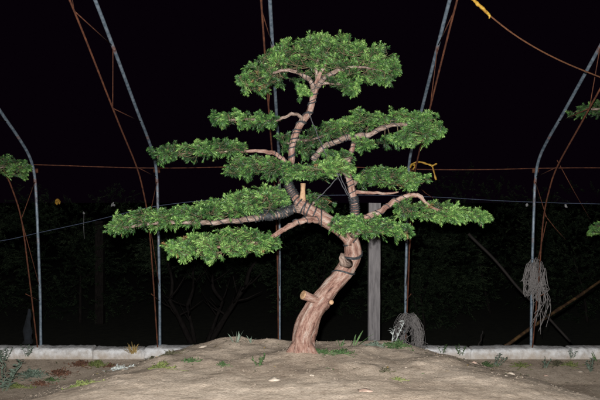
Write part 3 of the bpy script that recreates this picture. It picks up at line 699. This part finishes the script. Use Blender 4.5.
# H pad low centre right
branch([(352,236,3.0,-.03),(358,232,2.4,-.12),(370,228,2.0,-.2),(386,228,1.5,-.22),(400,230,1.0,-.22)],
   pads=[([(330,222),(338,216),(347,218),(354,212),(366,216),(378,217),(392,220),(404,222),(406,232),(400,241),(392,237),(378,235),(364,238),(352,236),(342,233),(333,229)], -.25, .19, dict(dens=.15, bright=.05))])
# I
branch([(351,186,3.2,-.04),(357,180,2.8,-.03),(366,178,2.3,-.02),(382,177,1.8,-.02),(400,178,1.4,-.02),(414,180,1.0,-.02)],
   pads=[([(357,176),(364,166),(374,168),(382,163),(392,168),(400,165),(405,171),(416,173),(424,179),(420,188),(408,190),(396,188),(380,186),(366,188),(358,186)], -.04, .19, dict(dens=.14, bright=.0))])
branch([(352,192,2.6,-.04),(362,192.5,2.2,-.05),(374,193,2.0,-.05),(388,193.5,1.6,-.03),(398,192,1.0,-.02)], m='bark')
# J right low pad
branch([(354,222,4.4,-.02),(366,217,4.2,-.05),(378,212,3.9,-.07),(388,204,3.6,-.09),(398,198.5,3.4,-.1),(408,195.5,3.2,-.11),(417,196.5,2.8,-.12),(422,202,2.2,-.12),(432,209,1.9,-.12),(450,213,1.5,-.12),(472,216,1.0,-.12)], m='bark',
   pads=[([(398,206),(406,200),(418,203),(430,199),(444,204),(452,201),(464,207),(476,209),(489,215),(487,222),(474,220),(462,224),(446,221),(430,222),(414,219),(402,217)], -.1, .19, dict(dens=.155, bright=.07))], coils=[(6,30,5,.003)])
# guy cords
for a, b in [((308,112,-.06),(326,157,-.09)),((326,157,-.09),(338,176,-.12)),((338,176,-.13),(316,200,-.08)),((338,174,-.13),(352,203,-.1)),((335,173,-.13),(347,196,-.1))]:
    A = P(a[0],a[1],YT)+Vector((0,a[2],0)); B = P(b[0],b[1],YT)+Vector((0,b[2],0)); mb = MB(); pts = [A.lerp(B, t/10)+Vector((.002*math.sin(t*2),0,-.006*math.sin(math.pi*t/10))) for t in range(11)]
    mb.tube(pts, .0034, 6); mb.build('guy_cord', M['cord'], root, loc=parent_world(root))

# ---------------------------------------------------------------- neighbouring bonsai reaching in from the sides
def neighbour(px, label, Y, pads, tr):
    r = empty('bonsai_tree', P(px, 352, Y)); tag(r, label, 'tree', 'bonsai trees only partly in the picture')
    t, W, R = limb('trunk', tr, Y, r, 'bark', rough=.15, seg=16, k=2.5, bs=4)
    for pts, poly, dep, kw in pads:
        o, w2, r2 = limb('branch', pts, Y, r); pad(poly, Y, dep, w2[len(w2)//3:], o, **kw)
neighbour(-75, 'green yew pad reaching in from the left edge beside the far left hoop', 5.9,
    [([(-72,190,4,0),(-50,176,3,0),(-25,170,2.2,0),(-5,168,1.6,0),(15,166,1,0)], [(-50,160),(-30,152),(-12,150),(2,149),(8,155),(18,158),(29,163),(27,169),(20,172),(24,179),(12,181),(2,178),(-14,176),(-40,178)], .2, dict(dens=.12, bright=.0)),
     ([(-70,110,3,0),(-80,95,3,0),(-84,88,2,0)], [(-140,80),(-110,60),(-80,55),(-50,62),(-30,80),(-50,100),(-90,104),(-130,100)], .28, dict(dens=.06))],
    [(-80,362,12,0),(-78,340,10,0),(-66,300,9,0),(-60,260,8,0),(-72,220,7,0),(-74,180,6,0),(-68,140,5,0),(-76,100,4,0),(-84,88,3,0)])
neighbour(690, 'two dark green yew pads reaching in from the right edge', 5.9,
    [([(690,150,4,0),(660,125,3,0),(635,112,2.2,0),(605,109,1.6,0),(582,109,1,0)], [(574,111),(579,105),(590,101),(604,98),(630,96),(650,104),(652,116),(630,121),(604,118),(588,118),(577,117)], .2, dict(dens=.12, bright=-.04)),
     ([(690,250,4,0),(660,240,3,0),(635,232,2.2,0),(608,229,1.6,0),(594,229,1,0)], [(587,229),(593,222),(606,220),(630,218),(650,226),(652,238),(630,242),(604,238),(591,236)], .2, dict(dens=.12, bright=.02)),
     ([(688,90,3,0),(684,75,3,0),(680,66,2,0)], [(630,60),(660,40),(690,36),(725,48),(740,66),(715,80),(680,82),(640,78)], .28, dict(dens=.06))],
    [(692,362,12,0),(690,340,10,0),(680,300,9,0),(676,270,8,0),(690,240,7,0),(694,190,6,0),(688,150,5,0),(690,110,4,0),(684,80,3,0)])

# ---------------------------------------------------------------- dim trees in the field behind
def far_tree(px, Y, label, wdt, zt, limbs, zlow=.15, leaves=5200, seed=0):
    rr = random.Random(seed); gx = (px-300)*Y/F; gz = height(gx, Y); r = empty('field_tree', (gx, Y, gz)); tag(r, label, 'tree', 'dim trees in the field behind the kerb')
    mb = MB()
    for (ax, ay), (bx, by), r0 in limbs:
        A = P(ax, ay, Y); B = P(bx, by, Y); A.z = gz-.12 if ay == max(l[0][1] for l in limbs) or abs(A.z-gz) < .3 else A.z
        mid = A.lerp(B,.5)+Vector((rr.uniform(-.05,.05), rr.uniform(-.1,.1), rr.uniform(-.04,.04))); cu = [Vector(q) for q in catmull([tuple(A), tuple(mid), tuple(B+Vector((0, rr.uniform(-.3,.3), 0)))], 7)]
        mb.tube(cu, [r0*(1-.6*i/len(cu)) for i in range(len(cu))], 9, rough=.18, bs=5)
        for q in cu[8:]:
            if rr.random() < .6:
                d = Vector((rr.gauss(0,.6), rr.gauss(0,.6), rr.uniform(.2,1))).normalized(); mb.tube([q, q+d*.18, q+d*.4+Vector((0,0,.05))], [r0*.3, r0*.2, r0*.08], 5)
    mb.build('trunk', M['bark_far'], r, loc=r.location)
    O = []; D = []; L = []; T = []; ph = rr.random()*99
    while len(O) < leaves//12:
        x, y, z = rr.uniform(-1,1), rr.uniform(-1,1), rr.uniform(-1,1)
        if x*x+y*y+z*z > 1 : continue
        pt = Vector((gx+x*wdt, Y+.4+y*wdt*.7, gz+(zt+zlow)/2+z*(zt-zlow)/2*(1+.3*noise.noise((x*1.7+ph,y*1.7,0)))))
        if noise.noise((pt.x*1.5+ph, pt.y*1.5, pt.z*2.2)) < -.05: continue
        pt.z = max(pt.z, gz+.02); O.append(tuple(pt)); d = Vector((x+rr.gauss(0,.5), y+rr.gauss(0,.5), z*.4+.4+rr.gauss(0,.4))); D.append(tuple(d)); L.append(rr.uniform(.12,.28)); T.append(.45+.35*noise.noise((pt.x*2, pt.y*2, pt.z*2+ph))+rr.gauss(0,.1))
    nv, nt_ = needles(O, D, L, T, 24, .05, .009)
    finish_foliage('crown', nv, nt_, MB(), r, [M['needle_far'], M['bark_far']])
    return r
far_tree(205, 10.4, 'dim tree with forked V-shaped trunks in the dark under the lowest left pad', 1.0, 1.75,
         [((196,339),(171,298),.055),((203,339),(246,285),.06),((203,337),(222,300),.04),((196,337),(187,306),.04),((171,298),(168,262),.03),((246,285),(262,255),.035),((222,300),(212,268),.03),((187,306),(196,270),.03)], .85, 8200, 1)
FT = [(-40,11.5,'dim bushy tree at the far left edge behind the leftmost hoop',1.5,2.5),(78,12.2,'dim bushy tree in the dark between the two left hoops',1.5,2.3),(312,11.8,'dim bush in the dark seen through the bend of the bonsai trunk',1.2,2.1),
      (425,11.0,'dim bushy tree just right of the hoop with the yellow ribbon',.95,1.9),(492,13.0,'dim tree in the dark between the two right-hand hoops',1.6,2.6),(585,12.0,'dim bushy tree in the dark behind the right-hand hoop',1.4,2.2),(690,11.5,'dim bushy tree beyond the right edge',1.2,1.8)]
for k, (px, Y, lab, wd, zt) in enumerate(FT):
    gy = 200+(CAMZ+.5)*F/Y
    rk = random.Random(50+k); lm = [((px+rk.uniform(-3,3),gy),(px+rk.uniform(-26,26),gy-rk.uniform(34,60)),rk.uniform(.02,.035)) for _ in range(rk.choice((1,2,2)))]
    far_tree(px, Y, lab, wd, zt, lm, -.05, 12000, 10+k)

# ---------------------------------------------------------------- weeds, stones, soil litter
def weed(kind, px, py, s, label, n=None, m=None, lean=(0,0), g=True):
    c = on_ground(px, py); c.z -= .004; mb = MB(); name = 'weed_plant'; cat = 'weed'
    if kind == 'grass':
        name = 'grass_tuft'; cat = 'grass tuft'
        for k in range(n or 14):
            a = random.uniform(0, 6.28); r = random.uniform(0, .03)*s/.1; d = Vector((math.cos(a)*random.uniform(.1,.9)+lean[0], math.sin(a)*.5+lean[1], random.uniform(.6,1.2)))
            mb.leaf(c+Vector((math.cos(a)*r, math.sin(a)*r, 0)), d, s*random.uniform(.5,1.1), s*.055+.002, bend=random.uniform(.05,.45))
    elif kind == 'rosette':
        for k in range(n or 30):
            a = random.uniform(0, 6.28); r = abs(random.gauss(0, .55))*s; hh = max(0, 1-r/s)*random.uniform(0,.45)*s
            q = Vector((c.x+math.cos(a)*r*1.25, c.y+math.sin(a)*r*.8, 0)); q.z = height(q.x, q.y)+hh
            mx_, my_ = (c.x*.5+q.x*.5), (c.y*.5+q.y*.5)
            mb.tube([(c.x, c.y, c.z+.003), (mx_, my_, height(mx_, my_)+.003+hh*.4), tuple(q)], .0011, 4)
            for m_ in range(3):
                b_ = random.uniform(0, 6.28); d = Vector((math.cos(b_), math.sin(b_)*.8, random.uniform(.1,1.3)))
                mb.leaf(q-Vector((0,0,hh*.25*m_)), d, s*random.uniform(.14,.34), s*random.uniform(.05,.11), bend=random.uniform(.1,.6))
    elif kind == 'stems':
        for q in range(n or 6):
            a = random.uniform(0, 6.28); h = s*random.uniform(.6,1.05); d = Vector((math.cos(a)*.45+lean[0], math.sin(a)*.3+lean[1], 1)).normalized()
            b0 = c+Vector((math.cos(a)*.12*s, math.sin(a)*.08*s, 0)); st = [b0, b0+d*h*.5+Vector((0,0,.0)), b0+d*h+Vector((random.gauss(0,.05)*s, 0, -.04*s))]
            mb.tube([Vector(u) for u in catmull([tuple(u) for u in st], 5)], .0022, 5)
            for t in np.linspace(.15, 1, 9):
                p = b0+d*h*t; aa = random.uniform(0, 6.28); ld = Vector((math.cos(aa), math.sin(aa), random.uniform(.2,.9)))
                mb.leaf(p, ld, s*random.uniform(.14,.26)+.008, s*random.uniform(.04,.08)+.004, bend=.3)
    o = mb.build(name, M[m], loc=c); tag(o, label, cat, 'weeds on the sandy ground' if g else None); return o
W_ = [
 ('stems',3,391,.30,'tall grey-green weed with upright stems at the bottom left edge',9,'w_grey'),
 ('stems',4,362,.20,'grey-green leafy weed at the left edge, in front of the kerb',8,'w_grey'),
 ('rosette',31,377,.19,'low pale grey-green weed between the left edge weed and the red patch',52,'w_grey'),
 ('stems',27,356,.14,'thin grey weed leaning on the kerb at the foot of the leftmost hoop',6,'w_grey'),
 ('rosette',80,366,.15,'rust-red weed patch below the kerb, the one left of a green tuft',60,'w_red'),
 ('rosette',97,366,.15,'olive green weed between two rust-red patches below the left kerb',56,'w_yellow'),
 ('rosette',110,367,.10,'small rust-red weed just right of the olive green one',34,'w_red'),
 ('rosette',59,375,.15,'rust-red weed patch between the pale grey-green weed and the kerb crack',56,'w_red'),
 ('rosette',51,381,.10,'dark green little weed under the middle red patch',34,'w_green'),
 ('rosette',40,385,.11,'brownish red weed low on the left, nearest the bottom red one',40,'w_red'),
 ('rosette',16,388,.13,'yellow-green weed low at bottom left beside the tall grey-green one',44,'w_yellow'),
 ('rosette',80,386,.10,'small bright yellow-green weed alone on the sand at lower left',34,'w_yellow'),
 ('rosette',118,370,.10,'silvery weed with one pale broad leaf below the left kerb',26,'w_silver'),
 ('grass',133,353,.14,'dry yellow-brown grass tuft in front of the kerb left of the second hoop',40,'w_dry'),
 ('rosette',152,356,.10,'flat dark weed trailing along the foot of the kerb, left one of two',34,'w_dark'),
 ('rosette',170,355,.10,'flat dark weed trailing along the foot of the kerb, right one of two',34,'w_dark'),
 ('rosette',163,368,.12,'sparse olive weed on the slope below the second hoop',26,'w_yellow'),
 ('rosette',192,362,.09,'small green weed on the slope of the sand mound left of the tree',24,'w_green'),
 ('rosette',222,366,.08,'small dark green sprig on the mound midway to the trunk',18,'w_green'),
 ('stems',258,366,.09,'bright green sprout on the sand left of the trunk',4,'w_green'),
 ('grass',236,343,.13,'grass blades standing on the mound crest, further left of the trunk',8,'w_grey'),
 ('grass',251,343,.10,'short grass blades on the mound crest, nearer the left of the trunk',9,'w_grey'),
 ('rosette',322,353,.10,'low green weed just right of the trunk base',34,'w_green'),
 ('rosette',342,354,.11,'low green weed spreading right of the trunk base, second from it',36,'w_green'),
 ('grass',340,346,.09,'small grass tuft on the crest between the trunk and the grey post',10,'w_green'),
 ('grass',356,346,.20,'long thin grass blades leaning right in front of the grey post',5,'w_green'),
 ('rosette',376,346,.10,'grey-green weed at the foot of the grey timber post',30,'w_grey'),
 ('rosette',398,347,.14,'dense green weed at the foot of the twine heap',54,'w_green'),
 ('rosette',416,346,.12,'grey-green weed on the crest right of the twine heap',40,'w_grey'),
 ('stems',391,344,.21,'silvery sprig standing up left of the twine heap',2,'w_silver'),
 ('rosette',398,381,.07,'tiny yellow-green weed on the sand right of the trunk',14,'w_yellow'),
 ('rosette',385,372,.09,'dark dry sprig on the sand between the trunk and the small yellow-green weed',12,'w_dark'),
 ('stems',442,353,.10,'thin green weed climbing the left end of the right kerb',4,'w_green'),
 ('stems',461,355,.12,'thin dark green weed against the right kerb, left of its crack',5,'w_green'),
 ('rosette',486,366,.13,'low green weed below the right kerb just right of its crack',38,'w_green'),
 ('stems',497,366,.15,'bluish weed leaning right below the right kerb, before the bamboo pole',5,'w_grey'),
 ('rosette',521,367,.13,'low olive weed under the right-hand hoop',32,'w_yellow'),
 ('stems',545,368,.11,'blue-grey weed on the sand right of the right-hand hoop',5,'w_grey'),
 ('rosette',557,365,.13,'dark weed patch against the kerb right of the right-hand hoop',40,'w_dark'),
 ('rosette',570,366,.12,'olive green weed against the right kerb near its last crack',36,'w_yellow'),
 ('stems',572,358,.12,'tall thin blue-green weed on the kerb near the right edge',4,'w_grey'),
 ('stems',592,372,.15,'blue-green leafy weed at the bottom of the right edge',6,'w_grey'),
 ('grass',598,362,.18,'dark grass blades on the kerb at the right edge',8,'w_green'),
]
for kind, px, py, s, lab, n, m in W_: weed(kind, px, py, s*.80 if kind == 'rosette' else s*.9, lab, int(n*1.6) if kind == 'rosette' else n, m, lean=(.55,0) if 'leaning right' in lab else (0,0))

def stone(px, py, r, m, label, flat=.45):
    c = on_ground(px, py); mb = MB(); vs = []; fs = []; a, b = 10, 7
    for i in range(b+1):
        for j in range(a):
            th = math.pi*i/b; ph = 2*math.pi*j/a; v = Vector((math.sin(th)*math.cos(ph), math.sin(th)*math.sin(ph)*.8, math.cos(th)*flat)); v *= r*(1+.5*noise.noise(v*1.9+Vector((px*.37,py*.37,0)))); vs.append(c+v-Vector((0,0,r*flat*.15)))
    fs = [(i*a+j, i*a+(j+1) % a, (i+1)*a+(j+1) % a, (i+1)*a+j) for i in range(b) for j in range(a)]
    mb.add(vs, fs); tag(mb.build('stone', M[m], loc=c), label, 'stone', 'loose stones on the sand')
stone(274.5, 380, .036, 'stone', 'pale flat stone on the sand left of the trunk')
stone(366, 391, .042, 'stone_pink', 'flat pinkish brick chip on the sand right of the trunk', .25)
stone(203, 347, .03, 'stone', 'rounded pale lump where the left kerb meets the mound')
stone(312, 376, .016, 'stone', 'small pale stone in front of the trunk base')
stone(511, 374, .024, 'stone', 'pale stone below the right kerb under the bamboo pole')
stone(546, 376, .02, 'stone_pink', 'small reddish stone below the right kerb right of the hoop')
stone(580, 372, .026, 'stone', 'pale stone near the right edge below the kerb')
stone(474, 363, .022, 'stone_pink', 'reddish chip at the foot of the crack in the right kerb')

# gravel and crumbs of soil: nobody could count them
def crumbs():
    mb = MB(); oct_ = [(1,0,0),(0,1,0),(-1,0,0),(0,-1,0),(0,0,1),(0,0,-.6)]; of = [(0,1,4),(1,2,4),(2,3,4),(3,0,4),(1,0,5),(2,1,5),(3,2,5),(0,3,5)]
    for k in range(17000):
        y = random.uniform(3.9, 6.85); x = random.uniform(-3, 3)
        if noise.noise((x*1.7, y*1.7, 40)) < random.uniform(-.6, .2): continue
        r = .0025+.012*random.random()**5+(.012*random.random() if random.random() < .012 else 0); z = height(x, y); a = random.uniform(0, 3)
        R_ = Matrix.Rotation(a, 3, 'Z'); vs = [Vector((x, y, z-r*.12))+R_ @ Vector((q[0]*r*random.uniform(.7,1.3), q[1]*r*random.uniform(.6,1.1), q[2]*r*random.uniform(.35,.7))) for q in oct_]
        mb.add(vs, of, 0 if random.random() < .96 else 1)
    o = mb.build('gravel', [M['ground_crumb'], M['crumb_pale']], smooth=False); tag(o, 'scattered crumbs of dry soil and fine gravel on the sandy ground', 'gravel', kind='stuff')
M['crumb_pale'] = noise_mat('pale_crumb', [(.3,(.20,.165,.13)),(.7,(.32,.27,.22))], (1,1,1), 40, 4, .95)
M['ground_crumb'] = noise_mat('soil_crumb', [(.3,(.12,.095,.072)),(.7,(.22,.18,.14))], (1,1,1), 40, 4, .95)
crumbs()
def litter():
    mb = MB()
    for k in range(2200):
        y = random.uniform(4.2, 6.8); x = random.uniform(-3, 3)
        if noise.noise((x*1.3, y*2.2, 70)) < random.uniform(-.1, .4): continue
        z = height(x, y)+.003; a = random.uniform(0, 6.28); ln = random.uniform(.01,.045)
        mb.leaf((x, y, z), (math.cos(a), math.sin(a), random.uniform(0,.5)), ln, ln*random.uniform(.1,.35), mi=random.choice((0,1,2,2,2)), bend=.2)
    o = mb.build('ground_cover', [M['w_dry'], M['w_green'], M['w_dark']]); tag(o, 'sparse dry needles and tiny seedlings scattered over the sand', 'ground cover', kind='stuff')
litter()
